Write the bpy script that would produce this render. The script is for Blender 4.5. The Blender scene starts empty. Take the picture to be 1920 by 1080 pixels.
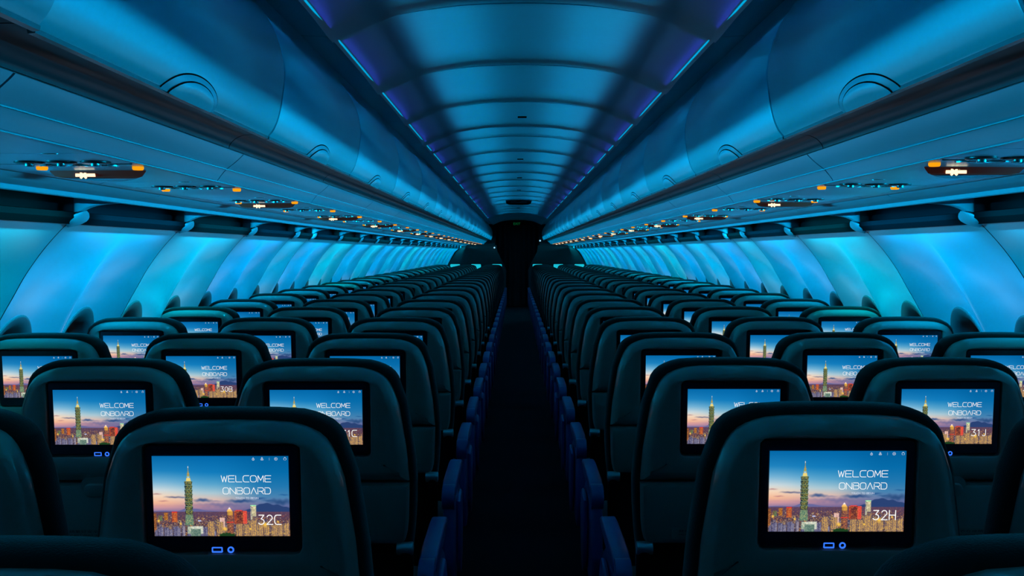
import bpy, bmesh, math, random
import numpy as np
from mathutils import Vector, Matrix

random.seed(7)
S = bpy.context.scene
COL = S.collection
PI = math.pi

# ------------------------------------------------------------------ camera, world, exposure
EYE = 1.37                      # eye height above the aisle floor
F = 1933.0                      # focal length in pixels of a 1920 wide frame
cam_d = bpy.data.cameras.new('camera'); cam = bpy.data.objects.new('camera', cam_d); COL.objects.link(cam)
cam.location = (-0.024, 0, EYE); cam.rotation_euler = (PI/2, 0, 0)
cam_d.sensor_width = 36; cam_d.lens = 36*F/1920
cam_d.shift_x = -8/1920; cam_d.shift_y = -68/1920
cam_d.clip_start = 0.05; cam_d.clip_end = 100
S.camera = cam
W = bpy.data.worlds.new('world'); S.world = W; W.use_nodes = True
W.node_tree.nodes['Background'].inputs[0].default_value = (0.02, 0.05, 0.08, 1)
W.node_tree.nodes['Background'].inputs[1].default_value = 0.0
S.view_settings.view_transform = 'Standard'; S.view_settings.look = 'None'
S.view_settings.exposure = 0.0; S.view_settings.gamma = 1.0; S.view_settings.use_curve_mapping = False
S.cycles.max_bounces = 6; S.cycles.diffuse_bounces = 3; S.cycles.glossy_bounces = 4
S.cycles.sample_clamp_indirect = 4.0; S.cycles.caustics_reflective = False; S.cycles.caustics_refractive = False

P_CEIL = .80      # W per ceiling cove lamp
P_WALL = 6.6      # W per side wall wash lamp
P_CROSS = 5.6  # W per added cross-cabin fill strip
PITCH = 0.79      # seat rows
ROW0 = 1.66
FRAME = 1.067     # ceiling / side wall panel length
END = 25.35       # divider wall

def strip(name, loc, direction, length, width, power, color, roll_y=True, spread=PI):
    d = bpy.data.lights.new(name, 'AREA'); d.shape = 'RECTANGLE'
    d.size = width; d.size_y = length; d.energy = power; d.color = color; d.spread = spread
    o = bpy.data.objects.new(name, d); COL.objects.link(o)
    o.location = loc
    n = Vector(direction).normalized(); y = Vector((0, 1, 0)); x = y.cross(-n)
    m = Matrix((x, y, -n)).transposed()
    o.rotation_euler = m.to_euler()
    return o

# panel joints along the cabin
joints = [2.17-2.134-1.067, 2.17-2.134, 2.17-1.067, 2.17, 3.237, 4.304, 5.371, 6.44, 6.98]
while joints[-1] < END-1.2: joints.append(joints[-1]+FRAME)
joints.append(END+0.02)

HUES = [(0.0, .46, 1.0), (0.0, .60, .86), (0.0, .50, 1.0), (0.0, .64, .80), (0.0, .47, 1.0), (0, .56, .92)]
for i in range(len(joints)-1):
    y0, y1 = joints[i], joints[i+1]; yc = (y0+y1)/2; L = y1-y0
    for s in (-1, 1):
        if yc < 20.5:
            fade = 1 if yc < 17 else .5
            strip('cove_lamp', (s*.578, y0+L*.42, EYE+.669), (-s*.959, 0, .284), L*.94, .010, P_CEIL*L/FRAME*fade, (.0, .56, 1.0), spread=math.radians(15.5))
            strip('cove_glow_lamp', (s*.580, y0+L*.45, EYE+.669), (-s*.88, 0, .47), L*.8, .006, .075*L/FRAME*fade, (.14, .07, 1.0), spread=math.radians(50))
        hue = HUES[(i*5+(2 if s > 0 else 0)) % 6]
        strip('wall_wash_lamp', (s*1.252, yc, EYE+.155), (s*.84, 0, -.545), L*.75, .010, P_WALL*L/FRAME*(1 if yc > 3 else (.7 if yc > 1.8 else .45)), hue, spread=math.radians(88))
        strip('added_cross_fill', (s*1.386, yc, EYE+.115), (-s*.997, 0, .075), L*.9, .010, P_CROSS*L/FRAME*(.55 if yc < 2.4 else (.8 if yc < 3.4 else 1)), (0, .55, .95), spread=math.radians(36))  # added fill with no known fixture, brightens the opposite bin doors and shoulders

# ------------------------------------------------------------------ helpers
def link(name, data, parent=None, mat=None):
    o = bpy.data.objects.new(name, data); COL.objects.link(o)
    if parent is not None: o.parent = parent
    if mat is not None and data is not None:
        data.materials.clear(); data.materials.append(mat)
    return o

def mesh(name, verts, faces, smooth=35, recalc=True):
    me = bpy.data.meshes.new(name); me.from_pydata([tuple(v) for v in verts], [], faces); me.validate()
    if recalc:
        bm = bmesh.new(); bm.from_mesh(me); bmesh.ops.recalc_face_normals(bm, faces=bm.faces); bm.to_mesh(me); bm.free()
    if smooth:
        me.shade_smooth(); me.set_sharp_from_angle(angle=math.radians(smooth))
    return me

def tag(o, label=None, cat=None, group=None, kind=None):
    if label: o['label'] = label
    if cat: o['category'] = cat
    if group: o['group'] = group
    if kind: o['kind'] = kind
    return o

def empty(name, loc):
    o = bpy.data.objects.new(name, None); COL.objects.link(o); o.location = loc; o.empty_display_size = .05
    return o

def copy_tree(o, parent=None):
    c = o.copy(); COL.objects.link(c)
    if parent is not None:
        c.parent = parent; c.matrix_parent_inverse = o.matrix_parent_inverse
    for ch in o.children:
        if not ch.name.startswith('seat_number'): copy_tree(ch, c)
    return c

class MB:
    def __init__(s): s.v = []; s.f = []
    def add(s, v, f):
        n = len(s.v); s.v += [tuple(p) for p in v]; s.f += [tuple(i+n for i in q) for q in f]; return s
    def box(s, x0, x1, y0, y1, z0, z1):
        v = [(x, y, z) for x in (x0, x1) for y in (y0, y1) for z in (z0, z1)]
        return s.add(v, [(0,1,3,2),(4,6,7,5),(0,4,5,1),(2,3,7,6),(0,2,6,4),(1,5,7,3)])
    def cyl(s, c, axis, r, h, n=20, r2=None):
        a = Vector(axis).normalized(); u = a.orthogonal().normalized(); w = a.cross(u); c = Vector(c)
        r2 = r if r2 is None else r2
        v = [c-a*h/2+(u*math.cos(t)+w*math.sin(t))*r for t in [2*PI*i/n for i in range(n)]]
        v += [c+a*h/2+(u*math.cos(t)+w*math.sin(t))*r2 for t in [2*PI*i/n for i in range(n)]]
        f = [(i, (i+1) % n, n+(i+1) % n, n+i) for i in range(n)]+[tuple(range(n))[::-1], tuple(range(n, 2*n))]
        return s.add(v, f)
    def loft(s, rings, cap0=True, cap1=True, closed=True):
        n = len(rings[0]); v = [p for r in rings for p in r]; f = []
        for k in range(len(rings)-1):
            for i in range(n if closed else n-1):
                j = (i+1) % n; f.append((k*n+i, k*n+j, (k+1)*n+j, (k+1)*n+i))
        if cap0: f.append(tuple(range(n))[::-1])
        if cap1: f.append(tuple(range((len(rings)-1)*n, len(rings)*n)))
        return s.add(v, f)
    def sweep(s, prof, y0, y1):      # closed cross section run along Y
        return s.loft([[(x, y0, z) for x, z in prof], [(x, y1, z) for x, z in prof]])
    def mesh(s, name, smooth=35, bevel=0, seg=2):
        me = mesh(name, s.v, s.f, smooth)
        if bevel:
            bm = bmesh.new(); bm.from_mesh(me)
            es = [e for e in bm.edges if len(e.link_faces) == 2 and e.calc_face_angle(0) > math.radians(30)]
            bmesh.ops.bevel(bm, geom=es, offset=bevel, segments=seg, profile=.5, affect='EDGES', clamp_overlap=True)
            bm.to_mesh(me); bm.free(); me.shade_smooth(); me.set_sharp_from_angle(angle=math.radians(smooth or 35))
        return me

def thick(pts, t):
    """an open (x,z) polyline given a thickness t to its left: closed profile"""
    out = []
    for i, p in enumerate(pts):
        a = pts[max(i-1, 0)]; b = pts[min(i+1, len(pts)-1)]
        dx, dz = b[0]-a[0], b[1]-a[1]; l = math.hypot(dx, dz) or 1
        out.append((p[0]-dz/l*t, p[1]+dx/l*t))
    return list(pts)+out[::-1]

def smooth_line(pts, n=24):
    """Catmull-Rom through the points"""
    P = [np.array(p, float) for p in pts]; P = [2*P[0]-P[1]]+P+[2*P[-1]-P[-2]]; out = []
    seg = len(P)-3
    for k in range(seg):
        m = max(1, n//seg)
        for j in range(m):
            t = j/m; a, b, c, d = P[k:k+4]
            out.append(tuple(.5*((2*b)+(c-a)*t+(2*a-5*b+4*c-d)*t*t+(3*b-a-3*c+d)*t**3)))
    out.append(tuple(P[-2])); return out

def rrect(w, h, r, cx=0, cz=0, n=5):
    out = []
    for (sx, sz, a0) in ((1, 1, 0), (-1, 1, 90), (-1, -1, 180), (1, -1, 270)):
        for i in range(n+1):
            a = math.radians(a0+90*i/n); out.append((cx+sx*(w/2-r)+r*math.cos(a), cz+sz*(h/2-r)+r*math.sin(a)))
    return out

# ------------------------------------------------------------------ materials
def mat(name, base, rough=.5, metal=0, spec=.5, noise=0, nscale=60, stretch=(1, 1, 1), bump=0, sheen=0, aniso=0, coat=0):
    m = bpy.data.materials.new(name); m.use_nodes = True; nt = m.node_tree; b = nt.nodes['Principled BSDF']
    b.inputs['Base Color'].default_value = (*base, 1); b.inputs['Roughness'].default_value = rough
    b.inputs['Metallic'].default_value = metal; b.inputs['Specular IOR Level'].default_value = spec
    if sheen: b.inputs['Sheen Weight'].default_value = sheen; b.inputs['Sheen Roughness'].default_value = .4
    if coat: b.inputs['Coat Weight'].default_value = coat; b.inputs['Coat Roughness'].default_value = .1
    if noise or bump:
        tc = nt.nodes.new('ShaderNodeTexCoord'); mp = nt.nodes.new('ShaderNodeMapping'); mp.inputs['Scale'].default_value = stretch
        nz = nt.nodes.new('ShaderNodeTexNoise'); nz.inputs['Scale'].default_value = nscale; nz.inputs['Detail'].default_value = 3
        nt.links.new(tc.outputs['Object'], mp.inputs[0]); nt.links.new(mp.outputs[0], nz.inputs['Vector'])
        if noise:
            r = nt.nodes.new('ShaderNodeMapRange'); r.inputs[3].default_value = 1-noise; r.inputs[4].default_value = 1+noise
            mx = nt.nodes.new('ShaderNodeVectorMath'); mx.operation = 'SCALE'; mx.inputs[0].default_value = base
            nt.links.new(nz.outputs['Fac'], r.inputs[0]); nt.links.new(r.outputs[0], mx.inputs['Scale']); nt.links.new(mx.outputs[0], b.inputs['Base Color'])
        if bump:
            bp = nt.nodes.new('ShaderNodeBump'); bp.inputs['Strength'].default_value = bump; bp.inputs['Distance'].default_value = .002
            nt.links.new(nz.outputs['Fac'], bp.inputs['Height']); nt.links.new(bp.outputs[0], b.inputs['Normal'])
    return m

def glow(name, color, strength, sample=True):
    m = bpy.data.materials.new(name); m.use_nodes = True; nt = m.node_tree; nt.nodes.clear()
    e = nt.nodes.new('ShaderNodeEmission'); e.inputs[0].default_value = (*color, 1); e.inputs[1].default_value = strength
    o = nt.nodes.new('ShaderNodeOutputMaterial'); nt.links.new(e.outputs[0], o.inputs[0])
    if not sample: m.cycles.emission_sampling = 'NONE'
    return m

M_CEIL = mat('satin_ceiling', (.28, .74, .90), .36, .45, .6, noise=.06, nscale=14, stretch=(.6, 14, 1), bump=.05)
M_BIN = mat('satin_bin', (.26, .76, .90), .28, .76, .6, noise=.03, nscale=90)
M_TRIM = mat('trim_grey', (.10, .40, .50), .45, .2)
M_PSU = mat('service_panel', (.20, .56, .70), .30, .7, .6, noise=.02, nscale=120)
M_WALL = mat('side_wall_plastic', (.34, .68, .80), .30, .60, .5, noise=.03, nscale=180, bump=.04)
M_BEAD = mat('bead_light', (.12, .30, .36), .6)
M_RAIL = mat('brown_rail', (.035, .018, .022), .28, .0, .6)
M_GAP = mat('gap_black', (.0025, .003, .004), .9, 0, .02)
M_DARK = mat('slot_dark', (.02, .025, .03), .5)
M_HOOD = mat('window_hood', (.07, .075, .08), .5)
M_SHELL = mat('seat_shell', (.42, .22, .19), .36, .0, .5, noise=.04, nscale=300, bump=.03, coat=.7)
M_TRAY = mat('seat_tray', (.36, .19, .165), .42, 0, .5, noise=.03, nscale=300)
M_CUSH = mat('seat_fabric', (.008, .009, .007), .85, 0, .12, noise=.3, nscale=400, bump=.5, sheen=.22)
M_BEZEL = mat('bezel_black', (.008, .012, .02), .22, 0, .5)
M_ARM = mat('armrest_navy', (.05, .07, .24), .36, 0, .5, noise=.1, nscale=300)
M_METAL = mat('hinge_metal', (.35, .38, .40), .35, .8)
M_CARPET = mat('carpet', (.004, .004, .006), .95, 0, .1, noise=.4, nscale=200, bump=.4)
M_CURTAIN = mat('curtain', (.006, .006, .008), .95)
M_BULK = mat('divider_grey', (.06, .03, .03), .8)
M_LENS = mat('sign_lens', (.14, .02, .01), .45, 0, .25)
M_LENS.node_tree.nodes['Principled BSDF'].inputs['Emission Color'].default_value = (.05, .006, .003, 1); M_LENS.node_tree.nodes['Principled BSDF'].inputs['Emission Strength'].default_value = .3; M_LENS.cycles.emission_sampling = 'NONE'
M_VENT = mat('vent_black', (.02, .022, .025), .25, .4)
M_VENTRIM = mat('vent_rim', (.3, .33, .36), .25, .8)
M_LIP = glow('cove_lip', (0.0, .40, .72), 1.0, False)
M_AMBER = glow('amber_lamp', (1.0, .33, .005), 1.15)
M_SIGN = glow('sign_white', (1.0, .66, .38), 2.0, False)
M_PORT = glow('port_blue', (.03, .16, .85), 1.3, False)
M_PANE = glow('window_dusk', (.10, .085, .065), 1.0, False)
M_GREEN = glow('exit_green', (.0, .08, .02), 1.0, False)
M_BLUELED = glow('status_led', (.35, .75, 1.0), 1.0, False)
M_LETTER = mat('lettering_dark', (.004, .005, .006), .6)

# ------------------------------------------------------------------ hull, floor
hull = [(0, 0), (1.72, 0), (1.84, .45), (1.90, .9), (1.84, 1.35), (1.66, 1.75), (1.30, 2.10), (.8, 2.32), (0, 2.38)]
for s, nm in ((-1, 'wall_left'), (1, 'wall_right')):
    tag(link(nm, MB().sweep(thick([(s*x, z) for x, z in hull[1:]], .02*s if s < 0 else -.02), -1.1, 28.6).mesh('hull'), mat=M_DARK), kind='structure')
tag(link('floor', MB().box(-1.75, 1.75, -1.1, 28.6, -.03, 0).mesh('floor'), mat=M_CARPET), kind='structure')
tag(link('wall_back', MB().box(-1.95, 1.95, -1.13, -1.1, 0, 2.4).mesh('wall'), mat=M_DARK), kind='structure')
tag(link('wall_front', MB().box(-1.95, 1.95, 28.6, 28.63, 0, 2.4).mesh('wall'), mat=M_CURTAIN), kind='structure')

# ------------------------------------------------------------------ ceiling vault, cove trims
arc = smooth_line([(-.60, .664), (-.53, .695), (-.47, .718), (-.40, .744), (-.30, .762), (-.18, .776), (0, .782), (.18, .776), (.30, .762), (.40, .744), (.47, .718), (.53, .695), (.60, .664)], 48)
def ceiling_mesh(L):
    ny = 26; v = []; f = []; n = len(arc)
    for j in range(ny+1):
        t = j/ny; y = .003+(L-.006)*t
        e = max(0, (t-.62)/.38); e = e*e*(3-2*e)
        b = max(0, 1-t/.06)
        for x, z in arc:
            a = min(1, abs(x)/.6)
            v.append((x, y, EYE+z-.009*e*a**2.5-.002*b))
    for j in range(ny):
        for i in range(n-1): f.append((j*n+i, j*n+i+1, (j+1)*n+i+1, (j+1)*n+i))
    top = len(v)
    v += [(x, y, z+.012) for x, y, z in v]
    f += [tuple(i+top for i in q[::-1]) for q in f]
    ring = [i for i in range(n)]+[j*n+n-1 for j in range(1, ny+1)]+[ny*n+i for i in range(n-2, -1, -1)]+[j*n for j in range(ny-1, 0, -1)]
    for k in range(len(ring)):
        a, b = ring[k], ring[(k+1) % len(ring)]; f.append((a, b, b+top, a+top))
    return mesh('ceiling_panel', v, f, 40)
cache = {}
def cached(key, fn):
    key = (key[0],)+tuple(round(k, 3) for k in key[1:])
    if key not in cache: cache[key] = fn()
    return cache[key]
TRIM_PROF = [(.590, .676), (.586, .683), (.592, .688), (.70, .690), (.708, .700), (.716, .69), (.706, .680), (.60, .673)]
for i in range(len(joints)-1):
    y0, y1 = joints[i], joints[i+1]; L = y1-y0
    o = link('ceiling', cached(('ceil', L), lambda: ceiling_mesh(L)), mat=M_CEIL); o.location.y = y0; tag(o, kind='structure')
    for s, side in ((-1, 'left'), (1, 'right')):
        o = link('trim_'+side, cached(('trim', s, L), lambda: MB().sweep([(s*x, EYE+z) for x, z in TRIM_PROF], .003, L-.003).mesh('trim')), mat=M_TRIM); o.location.y = y0; tag(o, kind='structure')
        if y0 < 20:
            l = link('lit_edge_glow', cached(('lip', s, L), lambda: MB().box(min(s*.584, s*.5892), max(s*.584, s*.5892), .02, L-.02, EYE+.6685, EYE+.6745).mesh('lip')), parent=o, mat=M_LIP)  # glow put in for the cove light caught on the trim edge
# dark backing above the ceiling joints
back = thick([(x*1.02, EYE+z+.03) for x, z in arc], .01)
tag(link('ceiling_backing', MB().sweep(back, -1.1, END).mesh('backing'), mat=M_GAP), kind='structure')

# ceiling fittings
n = 0
for yy in (5.96, 8.67, 10.85, 13.0, 18.3):
    m = MB().box(-.026, .026, -.012, .012, -.004, .004).mesh('slot', bevel=.002)
    o = link('ceiling_sensor', m, mat=M_GAP); o.location = (.010, yy, EYE+.778)
    n += 1
    tag(o, ['small black slot in the ceiling centre, nearest of the slots', 'second small black slot along the ceiling centre line', 'third small black slot along the ceiling centre line', 'fourth small black slot, just before the overhead sign box', 'last small black slot, beyond the overhead sign box'][n-1], 'sensor', 'small slots along the ceiling centre')
sb = MB()
r0 = [(.20*math.cos(a)*(1 if True else 1), .09*math.sin(a)) for a in [2*PI*k/32 for k in range(32)]]
sb.loft([[(x, y, .0) for x, y in r0], [(x*.93, y*.9, -.05) for x, y in r0], [(x*.72, y*.6, -.066) for x, y in r0]])
box = empty('overhead_sign_box', (.012, 15.6, EYE+.778))
tag(box, 'black oval sign box hanging under the ceiling over the aisle', 'sign')
link('housing', sb.mesh('sign_housing'), box, M_GAP)
link('display', MB().box(-.12, .12, -.085, -.08, -.045, -.012).mesh('disp'), box, M_BEZEL)

# ------------------------------------------------------------------ overhead bins
DOOR = smooth_line([(.709, .694), (.690, .66), (.67, .623), (.63, .563), (.608, .504), (.599, .4446), (.6035, .392), (.613, .339), (.626, .305), (.642, .284)], 36)
RAILP = [(.650, .287), (.664, .2915), (.690, .291), (.707, .2885), (.724, .280), (.736, .267), (.739, .258)]
UND = [(.746, .262), (.757, .250), (.775, .234), (.793, .220), (.806, .206), (.818, .189)]
BP = 1.25
def door_pt(sl, off=0):
    """point on the door at arc length sl up from its lower edge, pushed off outward by off"""
    pts = DOOR[::-1]; acc = 0
    for a, b in zip(pts, pts[1:]):
        l = math.hypot(b[0]-a[0], b[1]-a[1])
        if acc+l >= sl:
            t = (sl-acc)/l; dx, dz = (b[0]-a[0])/l, (b[1]-a[1])/l
            return (a[0]+(b[0]-a[0])*t-dz*off, a[1]+(b[1]-a[1])*t+dx*off)
        acc += l
    return pts[-1]
def dome(s, a, b, h0, h1, nr=8, na=28):
    """half-oval plate lying on the lower edge of a bin door"""
    v = []; f = []
    for r in range(nr+1):
        q = r/nr
        for k in range(na+1):
            t = PI*k/na; off = h0+(h1-h0)*(1-q**6)
            x, z = door_pt(max(0, b*q*math.sin(t)), -off if False else off)
            v.append((s*x, a*q*math.cos(t), EYE+z))
    for r in range(nr):
        for k in range(na): f.append((r*(na+1)+k, r*(na+1)+k+1, (r+1)*(na+1)+k+1, (r+1)*(na+1)+k))
    return mesh('plate', v, f, 40)
def make_bin(s):
    root = empty('overhead_bin', (0, 0, 0))
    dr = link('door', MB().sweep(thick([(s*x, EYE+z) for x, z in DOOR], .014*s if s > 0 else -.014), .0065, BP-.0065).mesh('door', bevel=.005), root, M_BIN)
    link('edge_strip', MB().sweep([(s*x, EYE+z) for x, z in ((.640, .287), (.6405, .2805), (.650, .2795), (.652, .287))], .006, BP-.006).mesh('edge'), dr, M_VENTRIM)
    gr = link('latch_outline', dome(s, .160, .053, .0004, .0018), dr, M_GAP); gr.location.y = BP/2
    sur = link('latch_surround', dome(s, .156, .050, .0018, .006), dr, M_PSU); sur.location.y = BP/2
    lat = link('latch', dome(s, .124, .038, .007, .011), dr, M_BIN); lat.location.y = BP/2
    gap = link('latch_groove', dome(s, .1285, .0405, .0052, .0068), dr, M_GAP); gap.location.y = BP/2
    link('handrail', MB().sweep(thick([(s*x, EYE+z) for x, z in smooth_line(RAILP, 18)], .03*s), .003, BP-.003).mesh('rail'), root, M_RAIL)
    link('bin_body', MB().sweep([(s*x, EYE+z) for x, z in ((.76, .30), (.735, .36), (.735, .63), (.80, .70), (1.35, .60), (1.40, .34), (1.2, .26))], .01, BP-.01).mesh('body'), root, M_GAP)
    return root
ordn = ['first', 'second', 'third', 'fourth', 'fifth', 'sixth', 'seventh', 'eighth', 'ninth', 'tenth', 'eleventh', 'twelfth', 'thirteenth', 'fourteenth', 'fifteenth', 'sixteenth', 'seventeenth', 'eighteenth', 'nineteenth', 'twentieth', 'twenty-first', 'twenty-second', 'twenty-third', 'twenty-fourth', 'twenty-fifth', 'twenty-sixth', 'twenty-seventh', 'twenty-eighth', 'twenty-ninth', 'thirtieth', 'thirty-first', 'thirty-second', 'thirty-third']
for s, side in ((-1, 'left'), (1, 'right')):
    proto = None; y = 1.315; k = 0
    while y < END-.9:
        r = proto = make_bin(s) if proto is None else r
        if k: r = copy_tree(proto0)
        else: proto0 = r
        r.location.y = y
        tag(r, f'curved satin overhead bin with half-oval latch, {ordn[k]} bin from the camera on the {side}', 'overhead bin', f'overhead bins along the {side} side')
        y += BP; k += 1
    # the bin the frame cuts at the corner
    r = copy_tree(proto0); r.location.y = 1.315-BP
    if s < 0:
        for ch in r.children:
            if ch.name.startswith('door'): ch.rotation_euler = (0, 0, 0); ch.location.x += .012
    tag(r, f'overhead bin cut off by the upper {side} corner of the picture', 'overhead bin', f'overhead bins along the {side} side')
    # under-bin shoulder trims with their own joints
    y = 2.74-3*BP
    while y < END:
        y1 = min(y+BP, END)
        o = link('trim_shoulder', cached(('sh', s, y1-y), lambda: MB().sweep(thick([(s*x, EYE+z) for x, z in smooth_line(UND, 15)], .008*s), .0035, y1-y-.0035).mesh('shoulder')), mat=M_PSU); o.location.y = y
        tag(o, kind='structure'); y += BP
    for bx, bz in ((.7925, .2185), (.8185, .1865), (.7475, .2595)):
        tag(link('trim_bead', MB().sweep([(s*x, EYE+z) for x, z in ((bx-.001, bz-.0012), (bx-.001, bz+.001), (bx+.0012, bz+.001), (bx+.0012, bz-.0012))], -1.1, END).mesh('bead'), mat=M_BEAD), kind='structure')
    tag(link('trim_shadow', MB().sweep([(s*x, EYE+z) for x, z in ((.700, .31), (.735, .30), (.80, .225), (.835, .197), (1.26, .197), (1.26, .32), (.72, .33))], -1.1, END).mesh('shadow'), mat=M_GAP), kind='structure')

# ------------------------------------------------------------------ service panels with lamps, vents and signs
def ngon_disc(mb, cx, cy, z, r, h, n=20, squash=1.0):
    ring = lambda q, zz: [(cx+q*math.cos(a), cy+q*squash*math.sin(a), zz) for a in [2*PI*k/n for k in range(n)]]
    mb.loft([ring(r, z), ring(r, z-h*.6), ring(r*.86, z-h)])
    return mb
PX0, PX1, PZ = .8205, 1.132, .186
def make_psu(s, sign, detail):
    root = empty('service_panel', (0, 0, 0))
    link('panel', MB().sweep([(s*x, EYE+z) for x, z in ((PX0, PZ+.001), (PX0+.012, PZ-.0015), (PX1-.02, PZ-.0025), (PX1-.004, PZ-.008), (PX1, PZ-.003), (PX1, PZ+.008), (PX0, PZ+.008))], .0025, PITCH-.0025).mesh('panel'), root, M_PSU)
    Y = .30; zz = EYE+PZ-.002
    for x in (.832+.012, 1.052):
        b = link('reading_light', ngon_disc(MB(), s*x, Y, zz, .012, .007, 16).mesh('lamp'), root, M_AMBER)
    if detail:
        for x in (.885, .955, 1.02):
            b = link('air_vent', ngon_disc(MB(), s*x, Y-.125, zz, .030, .004).mesh('vent'), root, M_VENT)
            mb = MB(); ngon_disc(mb, s*x, Y-.125, zz-.004, .009, .006, 12); link('nozzle', mb.mesh('noz'), b, M_VENTRIM)
        for x in (.895, .955, 1.012):
            mb = MB()
            for a0 in (200, 290):
                rs = []
                for k in range(7):
                    a = math.radians(a0+60*k/6); c, d = math.cos(a), math.sin(a)
                    rs.append([(s*x+c*q, Y-.035+d*q, zz-w) for q, w in ((.0225, 0), (.0225, .003), (.026, .003), (.026, 0))])
                mb.loft(rs)
            b = link('call_button', ngon_disc(MB(), s*x, Y-.035, zz, .0225, .002).mesh('btn'), root, M_VENT)
            link('button_rim', mb.mesh('rim'), b, M_VENTRIM)
        link('panel_seam', MB().box(min(s*.83, s*1.12), max(s*.83, s*1.12), Y-.075, Y-.0725, zz-.0008, zz+.001).mesh('seam'), root, M_GAP)
        link('oval_catch', ngon_disc(MB(), s*.90, Y-.30, zz, .016, .0012, 16, .45).mesh('catch'), root, M_VENTRIM)
    if sign:
        a, b = .862, 1.082
        def lens(k, z0):
            near = [(a+(b-a)*t, Y+.10-.004*math.sin(PI*t)) for t in [i/16 for i in range(17)]]
            far = [(a+(b-a)*t, Y+.10+.13*math.sin(PI*t)) for t in [1-i/16 for i in range(1, 16)]]
            cx, cy = (a+b)/2, Y+.16
            return [(s*(cx+(x-cx)*k), cy+(y-cy)*k, z0) for x, y in near+far]
        ln = link('sign_lens', MB().loft([lens(1, zz+.001), lens(.985, zz-.003), lens(.90, zz-.013), lens(.76, zz-.0165)]).mesh('lens'), root, M_LENS)
        rim = link('lens_shadow', MB().loft([lens(.80, zz-.0160), lens(.70, zz-.0172)]).mesh('rim'), ln, M_BEZEL)
        # lit symbols on the slanted near face: crossed cigarette and belt
        mb = MB(); yy = Y+.0985; cx = .932 if s > 0 else -1.0
        def bar(x0, z0, x1, z1, w):
            dx, dz = x1-x0, z1-z0; l = math.hypot(dx, dz); px, pz = -dz/l*w/2, dx/l*w/2
            q = [(x0+px, z0+pz), (x1+px, z1+pz), (x1-px, z1-pz), (x0-px, z0-pz)]
            mb.loft([[(cx+x, yy, zz-.0105+z) for x, z in q], [(cx+x, yy+.004, zz-.0105+z) for x, z in q]])
        bar(-.022, 0, .022, 0, .007); bar(-.011, -.007, .002, .007, .004); bar(-.011, .007, .002, -.007, .004)
        bar(.006, .006, .016, .009, .002); bar(.010, .009, .020, .006, .002)
        mbm = mb.mesh('icon', smooth=0)
        link('lit_symbol', mbm, ln, M_SIGN)
    return root
protos = {}
for s, side, y0 in ((-1, 'left', 2.235-.30), (1, 'right', 2.14-.30)):
    for k in range(-2, 30):
        y = y0+k*PITCH
        if y+PITCH > END: break
        sign = (k % 2 == 0); key = (s, sign, k < 11)
        if key not in protos: protos[key] = r = make_psu(*key)
        else: r = copy_tree(protos[key])
        r.location.y = y
        what = 'red lens sign' if sign else 'no sign'
        tag(r, f'panel under the {side} bins with amber lamps and {what}, number {k+3} from the camera', 'service panel', f'service panels under the {side} bins')
        r['label'] = f'under-bin panel with amber lamps and {what}, {ordn[k+2]} from the camera, {side} side'

for s, side in ((-1, 'left'), (1, 'right')):
    tag(link('trim_ledge', MB().sweep([(s*x, EYE+z) for x, z in ((1.389, .105), (1.389, .122), (1.41, .124), (1.41, .086))], -1.1, END).mesh('ledge'), mat=M_GAP), kind='structure')
    tag(link('trim_lamp_rail', MB().sweep([(s*x, EYE+z) for x, z in ((1.243, .165), (1.243, .1515), (1.2495, .1495), (1.2505, .165))], -1.1, END).mesh('lamp_rail'), mat=M_TRIM), kind='structure')
# outer valance, dark slot, arch ribs and brackets
VAL = [(1.136, .183), (1.150, .1725), (1.20, .166), (1.245, .163), (1.256, .170)]
SLOT = [(1.256, .172), (1.256, .30), (1.46, .30), (1.455, .13), (1.405, .113)]
for s, side in ((-1, 'left'), (1, 'right')):
    for i in range(len(joints)-1):
        y0, y1 = joints[i], joints[i+1]; L = y1-y0
        o = link('trim_valance', cached(('val', s, L), lambda: MB().sweep(thick([(s*x, EYE+z) for x, z in VAL], .008*s), .002, L-.002).mesh('val')), mat=M_TRIM); o.location.y = y0; tag(o, kind='structure')
        # arch rib at the far end of each panel
        def rib():
            rs = []
            pts = smooth_line([(1.405, .108), (1.385, .131), (1.355, .146), (1.31, .1545), (1.245, .160)], 16)
            for k, (x, z) in enumerate(pts):
                t = k/(len(pts)-1); yo = .10*t*t
                wd = .028*(1-t)+.018
                rs.append([(s*x, yo-wd*.5, EYE+z-.001), (s*x, yo+wd*.5, EYE+z-.001), (s*x, yo+wd*.5, EYE+z+.06), (s*x, yo-wd*.5, EYE+z+.06)])
            return MB().loft(rs).mesh('rib', bevel=.003)
        o = link('trim_rib', cached(('rib', s), rib), mat=M_TRIM); o.location.y = y1; tag(o, kind='structure')
        def spade():
            mb = MB(); rs = []
            for k in range(9):
                t = k/8; w = .075*math.sin(PI*min(1, t*1.0))**.8*(1-t*.25)+.001
                x = 1.372+.06*t; z = .128-.052*t
                rs.append([(s*(x-.006*math.cos(a)*0-.010*math.sin(a)*math.sin(PI*t)), w*math.cos(a), EYE+z-.010*math.sin(a)*math.sin(PI*t)) for a in [2*PI*q/12 for q in range(12)]])
            return mb.loft(rs).mesh('bracket')
        o = link('trim_bracket', cached(('spade', s), spade), mat=M_TRIM); o.location.y = y1; tag(o, kind='structure')
    tag(link('trim_slot', MB().sweep(thick([(s*x, EYE+z) for x, z in SLOT], .006*s), -1.1, END).mesh('slot'), mat=M_GAP), kind='structure')

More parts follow.
